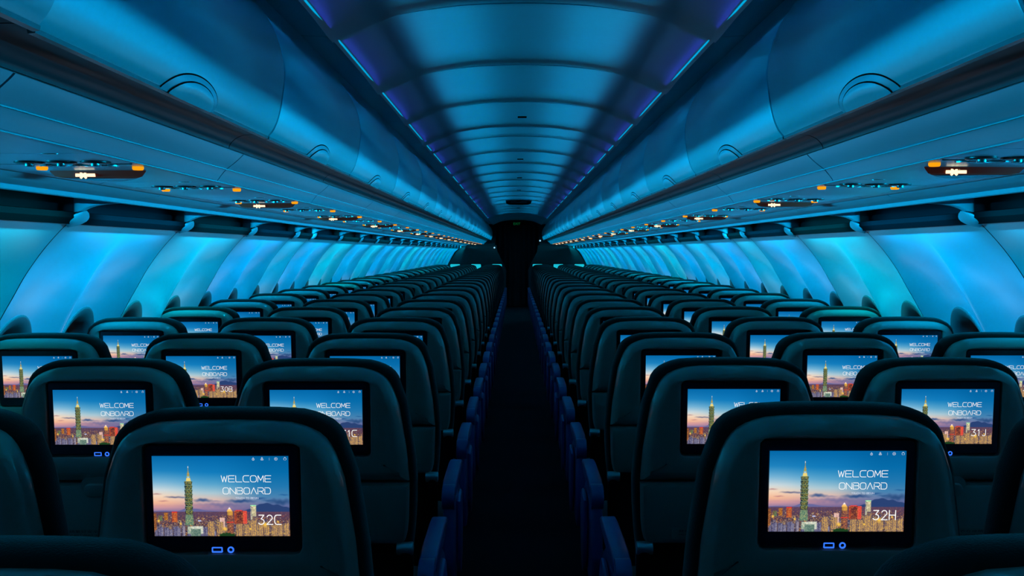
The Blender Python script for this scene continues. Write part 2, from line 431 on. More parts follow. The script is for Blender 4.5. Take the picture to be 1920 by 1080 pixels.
# ------------------------------------------------------------------ side walls and windows
WP = smooth_line([(1.392, .112), (1.404, .109), (1.443, .079), (1.505, .010), (1.563, -.072), (1.605, -.147), (1.643, -.214), (1.69, -.305), (1.732, -.42), (1.762, -.55), (1.775, -.75), (1.755, -.95), (1.70, -1.37)], 84)
WX = np.array([p[0] for p in WP]); WZ = np.array([p[1] for p in WP])
WS = np.concatenate([[0], np.cumsum(np.hypot(np.diff(WX), np.diff(WZ)))])
def sstep(a, b, x): t = min(1, max(0, (x-a)/(b-a))); return t*t*(3-2*t)
def wall_pt(sl, y, off=0):
    """s along the profile, y along the panel; off is towards the cabin"""
    x = np.interp(sl, WS, WX); z = np.interp(sl, WS, WZ)
    x2 = np.interp(sl+.01, WS, WX); z2 = np.interp(sl+.01, WS, WZ); x1 = np.interp(sl-.01, WS, WX); z1 = np.interp(sl-.01, WS, WZ)
    dx, dz = x2-x1, z2-z1; l = math.hypot(dx, dz) or 1
    nx, nz = dz/l, -dx/l                 # points inboard
    r = (1-abs(math.sin(PI*y/(FRAME/2))))**1.35
    amp = .056*sstep(.06, .40, sl)*(1-1.0*sstep(.55, .8, sl))
    off -= amp*(1-r)
    return (x+nx*off, z+nz*off)
SC = float(np.interp(.410, -WZ, WS)); WA, WBB = .160, .180
def make_wall(s, L):
    ny = max(20, int(L/.0125)); ss = np.concatenate([np.linspace(0, .75, 62), np.linspace(.79, WS[-1], 14)])
    v = []; f = []; n = len(ss); y = [.003+(L-.006)*j/ny for j in range(ny+1)]
    for yy in y:
        for sl in ss:
            x, z = wall_pt(sl, yy); v.append((s*x, yy, EYE+z))
    cs = [FRAME*.25, FRAME*.75] if L > .8 else [FRAME*.25]
    for j in range(ny):
        for i in range(n-1):
            ym = (y[j]+y[j+1])/2; sm = (ss[i]+ss[i+1])/2
            if min(((ym-c)/WA)**2+((sm-SC)/WBB)**2 for c in cs) < .90**2: continue
            f.append((j*n+i, j*n+i+1, (j+1)*n+i+1, (j+1)*n+i))
    me = mesh('side_panel', v, f, 50, recalc=False)
    return me
def hood_mesh(s, c):
    v = []; rings = [(1.02, -.002), (1.0, .005), (.97, .006), (.80, .001), (.70, -.012), (.62, -.035), (.58, -.062), (.57, -.075)]
    N = 48; f = []
    for q, off in rings:
        for k in range(N):
            a = 2*PI*k/N; x, z = wall_pt(SC+WBB*q*math.sin(a), c+WA*q*math.cos(a), off); v.append((s*x, WA*q*math.cos(a), EYE+z))
    for r in range(len(rings)-1):
        for k in range(N):
            j = (k+1) % N; f.append((r*N+k, r*N+j, (r+1)*N+j, (r+1)*N+k))
    return mesh('window_hood', v, f, 60)
def pane_mesh(s, c, part):
    v = []; f = []; N = 32
    for q in (1, 0):
        for k in range(N):
            a = 2*PI*k/N; x, z = wall_pt(SC+WBB*.60*q*math.sin(a), c+WA*.60*q*math.cos(a), -.072-(.004 if part else 0)); v.append((s*x, WA*.6*q*math.cos(a), EYE+z))
    for k in range(N):
        j = (k+1) % N; f.append((k, j, N+j, N+k))
    return mesh('pane', v, f, 60, recalc=False)
def shade_mesh(s, c):      # pull-down shade covering the top third of the pane
    v = []; f = []; N = 20
    for off in (-.060, -.066):
        for k in range(N+1):
            t = -1+2*k/N; yy = WA*.57*t; h = math.sqrt(max(0, 1-t*t))
            for sl in (SC-WBB*.58*h, SC-WBB*.22*min(1, h*2)):
                x, z = wall_pt(sl, c+yy, off); v.append((s*x, yy, EYE+z))
    for k in range(N): f.append((2*k, 2*k+1, 2*k+3, 2*k+2)); b = 2*(N+1); f.append((b+2*k, b+2*k+2, b+2*k+3, b+2*k+1))
    return mesh('shade', v, f, 60, recalc=False)
wn = 0
for s, side in ((-1, 'left'), (1, 'right')):
    for i in range(len(joints)-1):
        y0, y1 = joints[i], joints[i+1]; L = y1-y0
        if L > 1.2: L = min(L, 1.3)
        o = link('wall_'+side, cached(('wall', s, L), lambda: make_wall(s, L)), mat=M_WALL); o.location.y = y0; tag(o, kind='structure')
        for c in ([FRAME*.25, FRAME*.75] if L > .8 else [FRAME*.25]):
            wn += 1
            r = empty(f'window_{wn}', (0, y0+c, 0)); tag(r, kind='structure')
            link('window_frame', cached(('hood', s), lambda: hood_mesh(s, FRAME*.25)), r, M_HOOD)
            link('window_pane', cached(('pane', s), lambda: pane_mesh(s, FRAME*.25, 0)), r, M_PANE)
            link('window_shade', cached(('shade', s), lambda: shade_mesh(s, FRAME*.25)), r, M_WALL)

# ------------------------------------------------------------------ picture shown on the seat screens
PW, PH = 1228, 758
def srgb(c): c = np.asarray(c, float)/255; return np.where(c <= .04045, c/12.92, ((c+.055)/1.055)**2.4)
def paint():
    rng = np.random.RandomState(3)
    yy, xx = np.mgrid[0:PH, 0:PW].astype(float); u = xx/PW; v = yy/PH
    def ramp(stops, t):
        ks = [a for a, _ in stops]; return np.stack([np.interp(t, ks, [c[k] for _, c in stops]) for k in range(3)], -1)
    left = ramp([(0, (4, 104, 168)), (.18, (30, 130, 190)), (.32, (120, 180, 214)), (.42, (205, 218, 222)), (.50, (246, 214, 186)), (.58, (244, 184, 150)), (.64, (206, 150, 158)), (.69, (140, 120, 160))], v)
    right = ramp([(0, (0, 96, 158)), (.2, (6, 108, 170)), (.38, (34, 120, 176)), (.50, (70, 130, 176)), (.58, (96, 120, 165)), (.66, (90, 92, 145)), (.70, (76, 80, 130))], v)
    mid = ramp([(0, (2, 104, 170)), (.2, (18, 124, 188)), (.35, (90, 165, 205)), (.46, (170, 200, 212)), (.54, (220, 190, 178)), (.62, (180, 140, 160)), (.69, (120, 105, 150))], v)
    w1 = np.clip(u/.45, 0, 1)[..., None]; w2 = np.clip((u-.42)/.45, 0, 1)[..., None]
    w1 = w1*w1*(3-2*w1); w2 = w2*w2*(3-2*w2)
    I = (left*(1-w1)+mid*w1)*(1-w2)+right*w2
    def blob(cx, cy, rx, ry, col, al):
        wob = .18*np.sin(xx/23.+cy)+.12*np.sin(xx/9.+cx)
        d = np.hypot((xx-cx)/rx, (yy-cy)/ry+wob); a = (np.clip(1.25-d, 0, 1)**1.0*al)[..., None]
        I[:] = I*(1-a)+np.array(col, float)*a
    for b in [(190, 386, 90, 9, (92, 96, 130), .9), (30, 358, 48, 7, (180, 130, 130), .9), (90, 424, 48, 7, (190, 130, 130), .9), (270, 390, 50, 7, (90, 100, 140), .8), (445, 416, 82, 18, (56, 84, 136), .95), (560, 424, 60, 7, (110, 110, 150), .6),
              (790, 424, 130, 18, (36, 72, 128), .9), (960, 396, 60, 12, (30, 80, 140), .7), (640, 462, 260, 26, (106, 104, 150), .75), (400, 470, 200, 12, (180, 132, 150), .6), (1150, 432, 120, 30, (34, 70, 120), .8), (1040, 418, 60, 10, (40, 84, 136), .7), (1180, 366, 50, 8, (20, 80, 140), .6), (80, 470, 120, 10, (210, 150, 150), .6)]: blob(*b)
    def ridge(f0, col):
        m = yy > f0; I[m] = np.array(col, float)
    ridge(520-34*np.exp(-((xx-300)/60)**2)-18*np.exp(-((xx-390)/60)**2)-6*np.sin(xx/60), (104, 104, 156))
    ridge(505-52*np.exp(-((xx-985)/85)**2)-40*np.exp(-((xx-1120)/110)**2)+44*np.exp(-(xx/700)**4)+4*np.sin(xx/14), (42, 66, 116))
    base = yy > 524
    g = np.clip((yy-524)/230, 0, 1)[..., None]
    city = np.array((92, 66, 92.))*(1-g)+np.array((66, 52, 62.))*g
    I = np.where(base[..., None], city, I)
    # distant lights and roofs
    for k in range(2600):
        y = int(526+rng.beta(1, 1.4)*228); x = rng.randint(0, PW); q = (y-520)/240
        w = rng.randint(2, 4+int(12*q)); h = rng.randint(2, 3+int(7*q))
        c = [(255, 176, 70), (250, 130, 50), (255, 214, 140), (210, 90, 60), (120, 110, 150), (70, 60, 90), (60, 50, 70), (240, 190, 160), (200, 60, 60), (90, 120, 150)][rng.choice(10, p=[.17, .13, .1, .08, .13, .13, .1, .07, .04, .05])]
        I[y:y+h, x:x+w] = I[y:y+h, x:x+w]*.2+np.array(c, float)*.8
    def tower(x0, x1, y0, y1, wall, lit, side=None, dens=.5, cw=5, ch=5, dim=.75):
        x0, x1, y0, y1 = map(int, (x0, x1, y0, y1))
        I[y0:y1, x0:x1] = wall
        if side is not None: I[y0:y1, x0:x0+int((x1-x0)*.3)] = side
        for y in range(y0+3, y1-2, ch+2):
            for x in range(x0+2, x1-2, cw+2):
                if rng.rand() < dens:
                    I[y:y+ch, x:x+cw] = np.array(lit, float)*(dim+rng.rand()*(1.1-dim))
    for k in range(1500):      # street glow
        y = int(560+rng.rand()**.8*196); x = rng.randint(0, PW); r = rng.randint(3, 9); c = [(255, 180, 60), (255, 140, 40), (255, 220, 120), (255, 236, 190)][rng.choice(4)]
        I[y:y+r//2+2, x:x+r] = I[y:y+r//2+2, x:x+r]*.35+np.array(c, float)*.65
    # low blocks
    for k in range(46):
        x = rng.randint(0, PW-40); w = rng.randint(20, 46); y = rng.randint(600, 690); c = rng.choice(3)
        tower(x, x+w, y, y+rng.randint(40, 90), [(92, 78, 96), (120, 92, 84), (74, 66, 92)][c], [(255, 190, 90), (255, 220, 160), (190, 170, 170)][c], [(60, 52, 70)]*1 and (60, 52, 70), .34)
    for k in range(30):
        x = rng.randint(0, 560); w = rng.randint(16, 36); y = rng.randint(660, 720)
        tower(x, x+w, y, 758, [(110, 108, 140), (92, 90, 126), (130, 120, 140)][rng.choice(3)], (210, 200, 200), (66, 66, 100), .4, 3, 4)
    tower(0, 22, 540, 700, (120, 72, 50), (240, 150, 60)); tower(40, 76, 560, 610, (110, 84, 60), (90, 170, 120)); tower(92, 126, 535, 605, (150, 84, 44), (255, 176, 60), (110, 60, 50), .6)
    tower(162, 212, 530, 625, (176, 84, 52), (240, 140, 60), (150, 60, 50), .5); tower(162, 212, 524, 534, (216, 40, 44), (255, 60, 60))
    tower(398, 426, 606, 618, (170, 190, 255), (255, 255, 255), None, .9)
    tower(596, 640, 582, 690, (220, 170, 160), (255, 220, 190), (240, 200, 190), .4)
    tower(800, 842, 517, 640, (224, 66, 60), (255, 140, 90), None, .5); tower(726, 805, 515, 645, (96, 46, 50), (220, 120, 60), (150, 60, 50), .4, 7, 6); tower(740, 800, 510, 520, (240, 50, 46), (255, 90, 80), None, .8)
    tower(874, 926, 466, 600, (188, 178, 140), (250, 236, 190), (110, 110, 120), .5, 6, 9); tower(874, 926, 462, 472, (150, 240, 170), (190, 255, 200), None, .5)
    tower(850, 890, 600, 700, (110, 84, 84), (240, 190, 90)); tower(890, 940, 570, 690, (98, 82, 96), (250, 190, 100), (76, 66, 84), .4)
    tower(660, 718, 520, 758, (124, 74, 70), (246, 160, 70), (86, 54, 62), .35, 9, 3)
    for y in range(484, 522):
        hw = 3+(y-484)*.62; I[y, int(685-hw):int(685+hw)] = (255, 200, 110) if y > 500 else (255, 240, 240)
    for y in range(520, 560): I[y, 664:712] = I[y, 664:712]*.4+np.array((255, 200, 70.))*.6
    tower(656, 722, 622, 630, (240, 50, 44), (255, 80, 60), None, .6)
    for x0, x1, y0 in ((484, 544, 616), (566, 626, 622), (742, 800, 640), (804, 866, 646), (852, 930, 604), (930, 986, 628), (990, 1040, 664), (1060, 1110, 650), (1112, 1160, 640), (1164, 1222, 634)):
        tower(x0, x1, y0, 758, (140, 112, 96), (255, 196, 96), (92, 78, 88), .45, 4, 7)
        for x in range(x0+6, x1-4, 18): I[y0+6:750, x:x+4] = I[y0+6:750, x:x+4]*.4+np.array((255, 190, 90.))*.6
    tower(302, 442, 664, 736, (196, 204, 190), (255, 250, 220), (150, 170, 150), .5, 12, 5); tower(330, 420, 690, 758, (90, 120, 110), (230, 240, 200), None, .25, 3, 4)
    for x, y, r in ((1004, 648, 26), (640, 690, 22), (40, 612, 14), (240, 640, 12), (870, 690, 12), (1120, 620, 12)):
        d = np.hypot(xx-x, yy-y); a = np.clip(1.3-d/r, 0, 1)[..., None]; I = I*(1-a)+np.array((255, 200, 80.))*a
    m = yy > 742-16*np.exp(-((xx-655)/60)**2)+3*np.sin(xx/5)
    m &= (xx > 590) & (xx < 726); I[m] = (30, 66, 34)
    # tall stepped tower: base, eight flared stories, spire
    for y in range(553, 655):
        t = (y-553)/102; hw = 33+7*t
        I[y, int(321-hw):int(321+hw)] = np.array((66, 104, 96.)) if (y//6) % 2 else np.array((140, 158, 110.))
    for k in range(160):
        y = rng.randint(560, 650); x = rng.randint(286, 352); I[y:y+4, x:x+4] = [(220, 210, 140), (90, 150, 130), (60, 80, 90)][rng.choice(3)]
    for k in range(8):
        ya = 236+k*39.5
        for y in range(int(ya), int(ya+39.5)):
            t = (y-ya)/39.5; hw = 37-6.5*t
            I[y, int(321-hw):int(321+hw)] = (44, 62, 58)
            I[y, int(321-hw):int(321-hw*.55)] = (26, 40, 58)
        for j in range(52):
            y = int(ya+4+rng.rand()*30); x = int(289+rng.rand()*60); I[y:y+4, x:x+5] = [(190, 170, 60), (120, 130, 60), (70, 110, 90), (230, 200, 90)][rng.choice(4)]
        I[int(ya):int(ya+4), 282:360] = (96, 190, 210)
        I[int(ya):int(ya+4), 286:356] = (150, 170, 120)
    for y in range(94, 236):
        hw = 2 if y < 140 else (3+(y-140)*.17 if y < 190 else 12+(y-190)*.22)
        hw = hw+(4 if y in range(165, 170) or y in range(186, 191) else 0)
        I[y, int(322-hw):int(322+hw+1)] = (240, 214, 120) if y > 205 else ((214, 176, 90) if (y//7) % 2 else (150, 130, 70))
    I[192:206, 312:332] = (150, 200, 240); I[186:190, 306:338] = (120, 180, 120); I[96:112, 319:325] = (235, 235, 235)
    return np.clip(I, 0, 255)
IMG = paint()
def sample_img(nx, ny):
    ex = np.linspace(0, PW, nx+1).astype(int); ey = np.linspace(0, PH, ny+1).astype(int)
    c = np.add.reduceat(np.add.reduceat(IMG, ey[:-1], 0), ex[:-1], 1)
    area = (np.diff(ey)[:, None]*np.diff(ex)[None, :])[..., None]
    return c/area

# stroke letters, unit box (x right, y up)
def arcp(cx, cy, rx, ry, a0, a1, n=8): return [(cx+rx*math.cos(math.radians(a0+(a1-a0)*i/n)), cy+ry*math.sin(math.radians(a0+(a1-a0)*i/n))) for i in range(n+1)]
def rr(r=.32): return [(.5, 1)]+[(r, 1)]+arcp(r, 1-r, r, r, 90, 180, 4)+arcp(r, r, r, r, 180, 270, 4)+arcp(1-r, r, r, r, 270, 360, 4)+arcp(1-r, 1-r, r, r, 0, 90, 4)+[(.5, 1)]
G = {
 'W': [[(0, 1), (.26, 0), (.5, .85), (.74, 0), (1, 1)]],
 'E': [[(1, 1), (.08, 1), (0, .92), (0, .08), (.08, 0), (1, 0)], [(0, .5), (.92, .5)]],
 'L': [[(0, 1), (0, .1), (.1, 0), (1, 0)]],
 'C': [[(1, 1), (.32, 1)]+arcp(.32, .68, .32, .32, 90, 180, 4)+arcp(.32, .32, .32, .32, 180, 270, 4)+[(1, 0)]],
 'O': [rr()], 'M': [[(0, 0), (.08, 1), (.5, .25), (.92, 1), (1, 0)]],
 'N': [[(0, 0), (0, 1), (1, 0), (1, 1)]],
 'B': [[(.0, 1), (.75, 1)]+arcp(.75, .77, .22, .23, 90, -90, 6)+[(.2, .54)], [(.75, .54)]+arcp(.75, .27, .25, .27, 90, -90, 6)+[(0, 0), (0, .8)]],
 'V': [[(0, 0), (.5, 1), (1, 0)]],
 'A': [[(0, 0), (.5, 1), (1, 0)], [(.18, .34), (.82, .34)]],
 'R': [[(0, 0), (0, .8)], [(0, 1), (.75, 1)]+arcp(.75, .72, .25, .28, 90, -90, 6)+[(.2, .44)], [(.55, .44), (1, 0)]],
 'D': [[(0, .8), (0, 0), (.62, 0)]+arcp(.62, .38, .38, .38, 270, 360, 4)+arcp(.62, .62, .38, .38, 0, 90, 4)+[(0, 1)]],
 'T': [[(0, 1), (1, 1)], [(.5, 1), (.5, 0)]], 'U': [[(0, 1), (0, .3)]+arcp(.3, .3, .3, .3, 180, 270, 3)+arcp(.7, .3, .3, .3, 270, 360, 3)+[(1, 1)]],
 'H': [[(0, 0), (0, 1)], [(1, 0), (1, 1)], [(0, .5), (1, .5)]], 'G': [[(1, 1), (.3, 1), (0, .7), (0, .3), (.3, 0), (1, 0), (1, .45), (.6, .45)]],
 'I': [[(.5, 0), (.5, 1)]], 'K': [[(0, 0), (0, 1)], [(1, 1), (0, .42)], [(.3, .58), (1, 0)]],
 'J': [[(.8, 1), (.8, .25)]+arcp(.45, .25, .35, .25, 0, -150, 6)],
 '1': [[(.15, .8), (.55, 1), (.55, 0)]], '2': [arcp(.5, .7, .42, .3, 160, -20, 8)+[(.05, 0), (1, 0)]],
 '3': [[(.1, 1), (.9, 1), (.45, .58)]+arcp(.45, .29, .48, .29, 80, -150, 9)],
 '4': [[(.75, 0), (.75, 1), (.02, .28), (1, .28)]], '5': [[(.9, 1), (.2, 1), (.12, .55)]+arcp(.47, .32, .45, .32, 120, -150, 9)],
 '6': [[(.75, 1), (.12, .45)], arcp(.5, .31, .44, .31, 0, 360, 14)], '7': [[(.02, 1), (.98, 1), (.35, 0)]],
 '8': [arcp(.5, .76, .34, .24, 0, 360, 12), arcp(.5, .27, .44, .27, 0, 360, 14)], '9': [[(.25, 0), (.88, .55)], arcp(.5, .69, .44, .31, 0, 360, 14)],
 '0': [arcp(.5, .5, .44, .5, 0, 360, 16)], ' ': [], 'X': [[(0, 0), (1, 1)], [(0, 1), (1, 0)]],
}
def ribbon(poly, w):
    v, f = [], []
    for a, b in zip(poly, poly[1:]):
        dx, dy = b[0]-a[0], b[1]-a[1]; l = math.hypot(dx, dy)
        if l < 1e-6: continue
        ux, uy = dx/l*w*.38, dy/l*w*.38; px, py = -dy/l*w/2, dx/l*w/2; n = len(v)
        v += [(a[0]-ux+px, a[1]-uy+py), (b[0]+ux+px, b[1]+uy+py), (b[0]+ux-px, b[1]+uy-py), (a[0]-ux-px, a[1]-uy-py)]
        f.append((n, n+3, n+2, n+1))
    return v, f
SX0, SX1, SZ1, SZ0 = -.1095, .1095, 1.0425, .9105    # screen rectangle on the seat back
def px2(x, y): return (SX0+(SX1-SX0)*x/PW, SZ1-(SZ1-SZ0)*y/PH)
def text_strokes(txt, x0, x1, ytop, ybot, w, gap=.22, narrow={'I': .3, ' ': .6, '1': .6}):
    ws = [narrow.get(c, 1.0) for c in txt]; tot = sum(ws)+gap*(len(txt)-1); k = (x1-x0)/tot; x = x0; V = []; Fc = []
    for c, cw in zip(txt, ws):
        for poly in G[c]:
            pts = [(x+p[0]*cw*k, ybot+(ytop-ybot)*p[1]) for p in poly]
            v, f = ribbon(pts, w); n = len(V); V += v; Fc += [tuple(i+n for i in q) for q in f]
        x += (cw+gap)*k
    return V, Fc
TILT = .105; ZT = .9765
def lean(x, y, z): return (x, y-(z-ZT)*TILT, z)
def screen_mesh(nx, ny, text):
    C = srgb(sample_img(nx, ny)); v = []; f = []; cols = []
    for j in range(ny+1):
        for i in range(nx+1):
            x = SX0+(SX1-SX0)*i/nx; z = SZ1-(SZ1-SZ0)*j/ny; v.append(lean(x, -.0008, z))
    for j in range(ny):
        for i in range(nx): a = j*(nx+1)+i; f.append((a, a+nx+1, a+nx+2, a+1)); cols.append(C[j, i])
    if text:
        items = [text_strokes('WELCOME', 620, 1068, 184, 243, 5.4), text_strokes('ONBOVRD', 633, 1062, 298, 357, 5.4), text_strokes('TOUCH TO BEGIN', 745, 950, 388, 403, 2.2)]
        ic = []
        ic.append(ribbon(arcp(913, 30, 10, 10, 100, 440, 12)+[(913, 12)], 2.6))
        ic.append(ribbon(arcp(986, 32, 6, 6, 0, 360, 8), 2.4)); ic.append(ribbon(arcp(998, 32, 6, 6, 0, 360, 8), 2.4)); ic.append(ribbon(arcp(992, 18, 6, 7, 0, 360, 8), 2.4))
        ic.append(ribbon([(1057, 14), (1057, 40)], 1.2))
        ic.append(ribbon(arcp(1117, 26, 13, 13, 0, 360, 12), 2.6)); ic.append(ribbon(arcp(1117, 26, 3, 3, 0, 360, 6), 2.6)); ic.append(ribbon(arcp(1198, 26, 12, 12, 110, 430, 12), 2.6)); ic.append(ribbon([(1198, 8), (1198, 18)], 2.4))
        for (V, Fc), c, sh in [(t, (255, 255, 255), 0) for t in items[:2]]+[(items[2], (215, 225, 245), 0)]+[(t, (225, 235, 245), 0) for t in ic]:
            # soft drop shadow first on large lettering is part of the picture
            n = len(v)
            for x, y in V: X, Z = px2(x, y); v.append(lean(X, -.0014, Z))
            f += [tuple(i+n for i in q) for q in Fc]; cols += [srgb(c)]*len(Fc)
    me = bpy.data.meshes.new('screen'); me.from_pydata(v, [], f)
    at = me.color_attributes.new('picture', 'FLOAT_COLOR', 'CORNER')
    buf = np.ones((len(me.loops), 4), np.float32); k = 0
    for poly, c in zip(me.polygons, cols):
        buf[poly.loop_start:poly.loop_start+poly.loop_total, :3] = c
    at.data.foreach_set('color', buf.ravel()); me.materials.append(M_SCREEN)
    return me
M_SCREEN = bpy.data.materials.new('screen_picture'); M_SCREEN.use_nodes = True
nt = M_SCREEN.node_tree; nt.nodes.clear(); a_ = nt.nodes.new('ShaderNodeAttribute'); a_.attribute_name = 'picture'
e_ = nt.nodes.new('ShaderNodeEmission'); e_.inputs[1].default_value = 1.0; o_ = nt.nodes.new('ShaderNodeOutputMaterial')
nt.links.new(a_.outputs['Color'], e_.inputs[0]); nt.links.new(e_.outputs[0], o_.inputs[0]); M_SCREEN.cycles.emission_sampling = 'NONE'
M_WHITE = glow('screen_white', (1, 1, 1), 1.0, False)
SCREEN_NEAR = screen_mesh(246, 152, True); SCREEN_MID = screen_mesh(123, 76, True); SCREEN_FAR = screen_mesh(40, 25, False)

# ------------------------------------------------------------------ seats
def halfw(z):   # half width of the back shell at height z
    zs = [.66, .70, .81, .89, .93, 1.003, 1.046, 1.064, 1.0775, 1.087, 1.093, 1.096]
    ws = [.203, .213, .2165, .2105, .2045, .193, .178, .167, .152, .130, .106, 0]
    return float(np.interp(z, zs, ws))
def outline(z0, top=True, grow=0.0, n=26):
    """counter-clockwise outline of the back from bottom z0 over the rounded top"""
    zt = [z0+(1.0-z0)*i/9 for i in range(9)]+[1.0, 1.02, 1.04, 1.055, 1.066, 1.075, 1.082, 1.088, 1.0925]
    r = [(halfw(z)+grow, z+grow*(.9 if z > 1.04 else 0)) for z in zt]
    topz = 1.096+grow*.9
    mid = [(halfw(1.0925)*q, topz-.002*abs(q)**2) for q in (.7, .35, 0, -.35, -.7)]
    return r+mid+[(-x, z) for x, z in r[::-1]]
def inset(poly, d):
    n = len(poly); out = []
    for i in range(n):
        a, p, b = poly[i-1], poly[i], poly[(i+1) % n]
        e1 = Vector((p[0]-a[0], p[1]-a[1])); e2 = Vector((b[0]-p[0], b[1]-p[1]))
        if e1.length < 1e-7: e1 = e2
        if e2.length < 1e-7: e2 = e1
        n1 = Vector((-e1.y, e1.x)).normalized(); n2 = Vector((-e2.y, e2.x)).normalized(); m = (n1+n2)
        m = m.normalized() if m.length > 1e-6 else n1
        k = d/max(.5, m.dot(n1)); out.append((p[0]+m.x*k, p[1]+m.y*k))
    return out
def star_match(poly, c, w, h, r):
    """a rounded rectangle centred on c with one point per point of poly, same directions"""
    rect = rrect(w, h, r, c[0], c[1], 6); out = []
    for p in poly:
        dx, dz = p[0]-c[0], p[1]-c[1]; best = None
        for i in range(len(rect)):
            a, b = rect[i], rect[(i+1) % len(rect)]; ex, ez = b[0]-a[0], b[1]-a[1]
            den = dx*ez-dz*ex
            if abs(den) < 1e-12: continue
            t = ((a[0]-c[0])*ez-(a[1]-c[1])*ex)/den; q = ((a[0]-c[0])*dz-(a[1]-c[1])*dx)/den
            if t > 0 and -1e-6 <= q <= 1+1e-6: best = t if best is None else min(best, t)
        out.append((c[0]+dx*best, c[1]+dz*best))
    return out
def densify(poly, step=.02):
    out = []
    for i in range(len(poly)):
        a, b = poly[i], poly[(i+1) % len(poly)]; l = math.hypot(b[0]-a[0], b[1]-a[1]); m = max(1, int(l/step+.5))
        out += [(a[0]+(b[0]-a[0])*k/m, a[1]+(b[1]-a[1])*k/m) for k in range(m)]
    return out
def lring(poly, y): return [lean(x, y, z) for x, z in poly]
BZ = (.0015, .9720, .256, .184)      # bezel centre x, z, width, height
def shell_mesh():
    o = densify(outline(.817)); mb = MB(); rec = star_match(o, BZ[:2], BZ[2], BZ[3], .012); rec2 = star_match(o, BZ[:2], BZ[2]-.006, BZ[3]-.006, .010)
    rec0 = star_match(o, BZ[:2], BZ[2]+.006, BZ[3]+.006, .015)
    rings = [lring(rec2, .010), lring(rec, .002), lring(rec, -.0035), lring(rec0, -.005)]
    i1 = inset(o, .026); mixr = [((a[0]+b[0])/2, (a[1]+b[1])/2) for a, b in zip(rec0, i1)]
    rings += [lring(mixr, -.006), lring(i1, -.006), lring(inset(o, .018), -.0035), lring(inset(o, .009), .004), lring(inset(o, .003), .014), lring(o, .026), lring(o, .045)]
    return mb.loft(rings).mesh('back_shell', smooth=28)
def tray_poly(): 
    r = [(halfw(z), z) for z in (.672, .69, .72, .76, .811)]
    return [(-.198, .664), (.198, .664)]+r+[(.205, .8145), (-.205, .8145)]+[(-x, z) for x, z in r[::-1]]
def tray_mesh():
    o = densify(tray_poly()); mb = MB()
    return mb.loft([lring(inset(o, .012), -.004), lring(inset(o, .005), -.001), lring(inset(o, .001), .006), lring(o, .016), lring(o, .045)]).mesh('tray', smooth=28)
def cushion_mesh():
    o = densify(outline(.44, grow=.010), .025); mb = MB()
    f = lambda g, y: lring(inset(o, -g), y)
    return mb.loft([f(-.02, .034), f(-.004, .037), f(.003, .047), f(.006, .065), f(.005, .090), f(-.004, .112), f(-.022, .128), f(-.05, .138)]).mesh('cushion', smooth=60)
def rounded_box(x0, x1, y0, y1, z0, z1, b=.01, seg=3): return MB().box(x0, x1, y0, y1, z0, z1).mesh('rb', bevel=b, seg=seg)
def latch_mesh():
    o = rrect(.088, .034, .0165, 0, .800, 6)
    return MB().loft([lring(inset(o, .004), -.012), lring(inset(o, .001), -.010), lring(o, -.004), lring(o, .01)]).mesh('latch')
def latch_rec():
    o = rrect(.100, .040, .0195, 0, .812, 6)
    return MB().loft([lring(o, -.0068), lring(o, .0)]).mesh('latch_recess')
def usb_mesh():
    o = rrect(.0175, .0092, .0015, -.0095, .8865+.0005, 3); i = inset(o, .0019)
    return MB().loft([lring(i, .003), lring(i, .0005), lring(o, .0005), lring(o, .003)], False, False).mesh('usb')
def jack_mesh():
    n = 20; ring = lambda r: [(.0125+r*math.cos(2*PI*k/n), .887+r*math.sin(2*PI*k/n)) for k in range(n)]
    return MB().loft([lring(ring(.0030), .003), lring(ring(.0030), .0005), lring(ring(.0054), .0005), lring(ring(.0054), .003)], False, False).mesh('jack')
def bezel_mesh():
    o = rrect(BZ[2]-.007, BZ[3]-.007, .009, BZ[0], BZ[1]); return MB().loft([lring(inset(o, .002), .0015), lring(o, .003), lring(o, .009)]).mesh('bezel')
def arm_mesh(s):     # s: side of the seat the armrest is on; top pad
    x = s*.262; prof = [(.02, .628), (.02, .598), (.06, .588), (.34, .600), (.41, .612), (.425, .625), (.415, .635), (.34, .640), (.08, .640)]
    return MB().loft([[(x-.022, y, z) for y, z in prof], [(x+.022, y, z) for y, z in prof]]).mesh('pad', bevel=.007, seg=3)
def arm_cap(s):
    x = s*.262; return MB().cyl((x, .012, .596), (1, 0, 0), .040, .040, 24).mesh('cap', bevel=.004)
def side_mesh(s):
    x = s*.262; prof = [(-.01, .575), (.07, .590), (.30, .585), (.40, .54), (.38, .40), (.22, .30), (.05, .28), (-.02, .40)]
    return MB().loft([[(x-.017, y, z) for y, z in prof], [(x+.017, y, z) for y, z in prof]]).mesh('side', bevel=.010, seg=3)
def shroud_mesh(s):
    x = s*.287; prof = [(.12, .56), (.24, .575), (.30, .50), (.27, .36), (.20, .30), (.14, .36)]
    return MB().loft([[(x-.010, y, z) for y, z in prof], [(x+.006, y, z-.004) for y, z in prof]]).mesh('shroud', bevel=.008, seg=2)
def hinge_mesh(s): return MB().cyl((s*.207, .035, .655), (1, 0, 0), .016, .040, 18).mesh('hinge', bevel=.003)
def bracket_mesh(s): return MB().box(min(s*.195, s*.222), max(s*.195, s*.222), .02, .09, .45, .655).mesh('bracket', bevel=.01)
def leg_mesh(x):
    mb = MB(); mb.loft([[(x-.015, y, z) for y, z in ((.10, 0), (.14, 0), (.10, .34), (.05, .34))], [(x+.015, y, z) for y, z in ((.10, 0), (.14, 0), (.10, .34), (.05, .34))]])
    mb.box(x-.015, x+.015, .36, .40, 0, .34); mb.box(x-.02, x+.02, .04, .46, 0, .02); return mb.mesh('leg', bevel=.004)
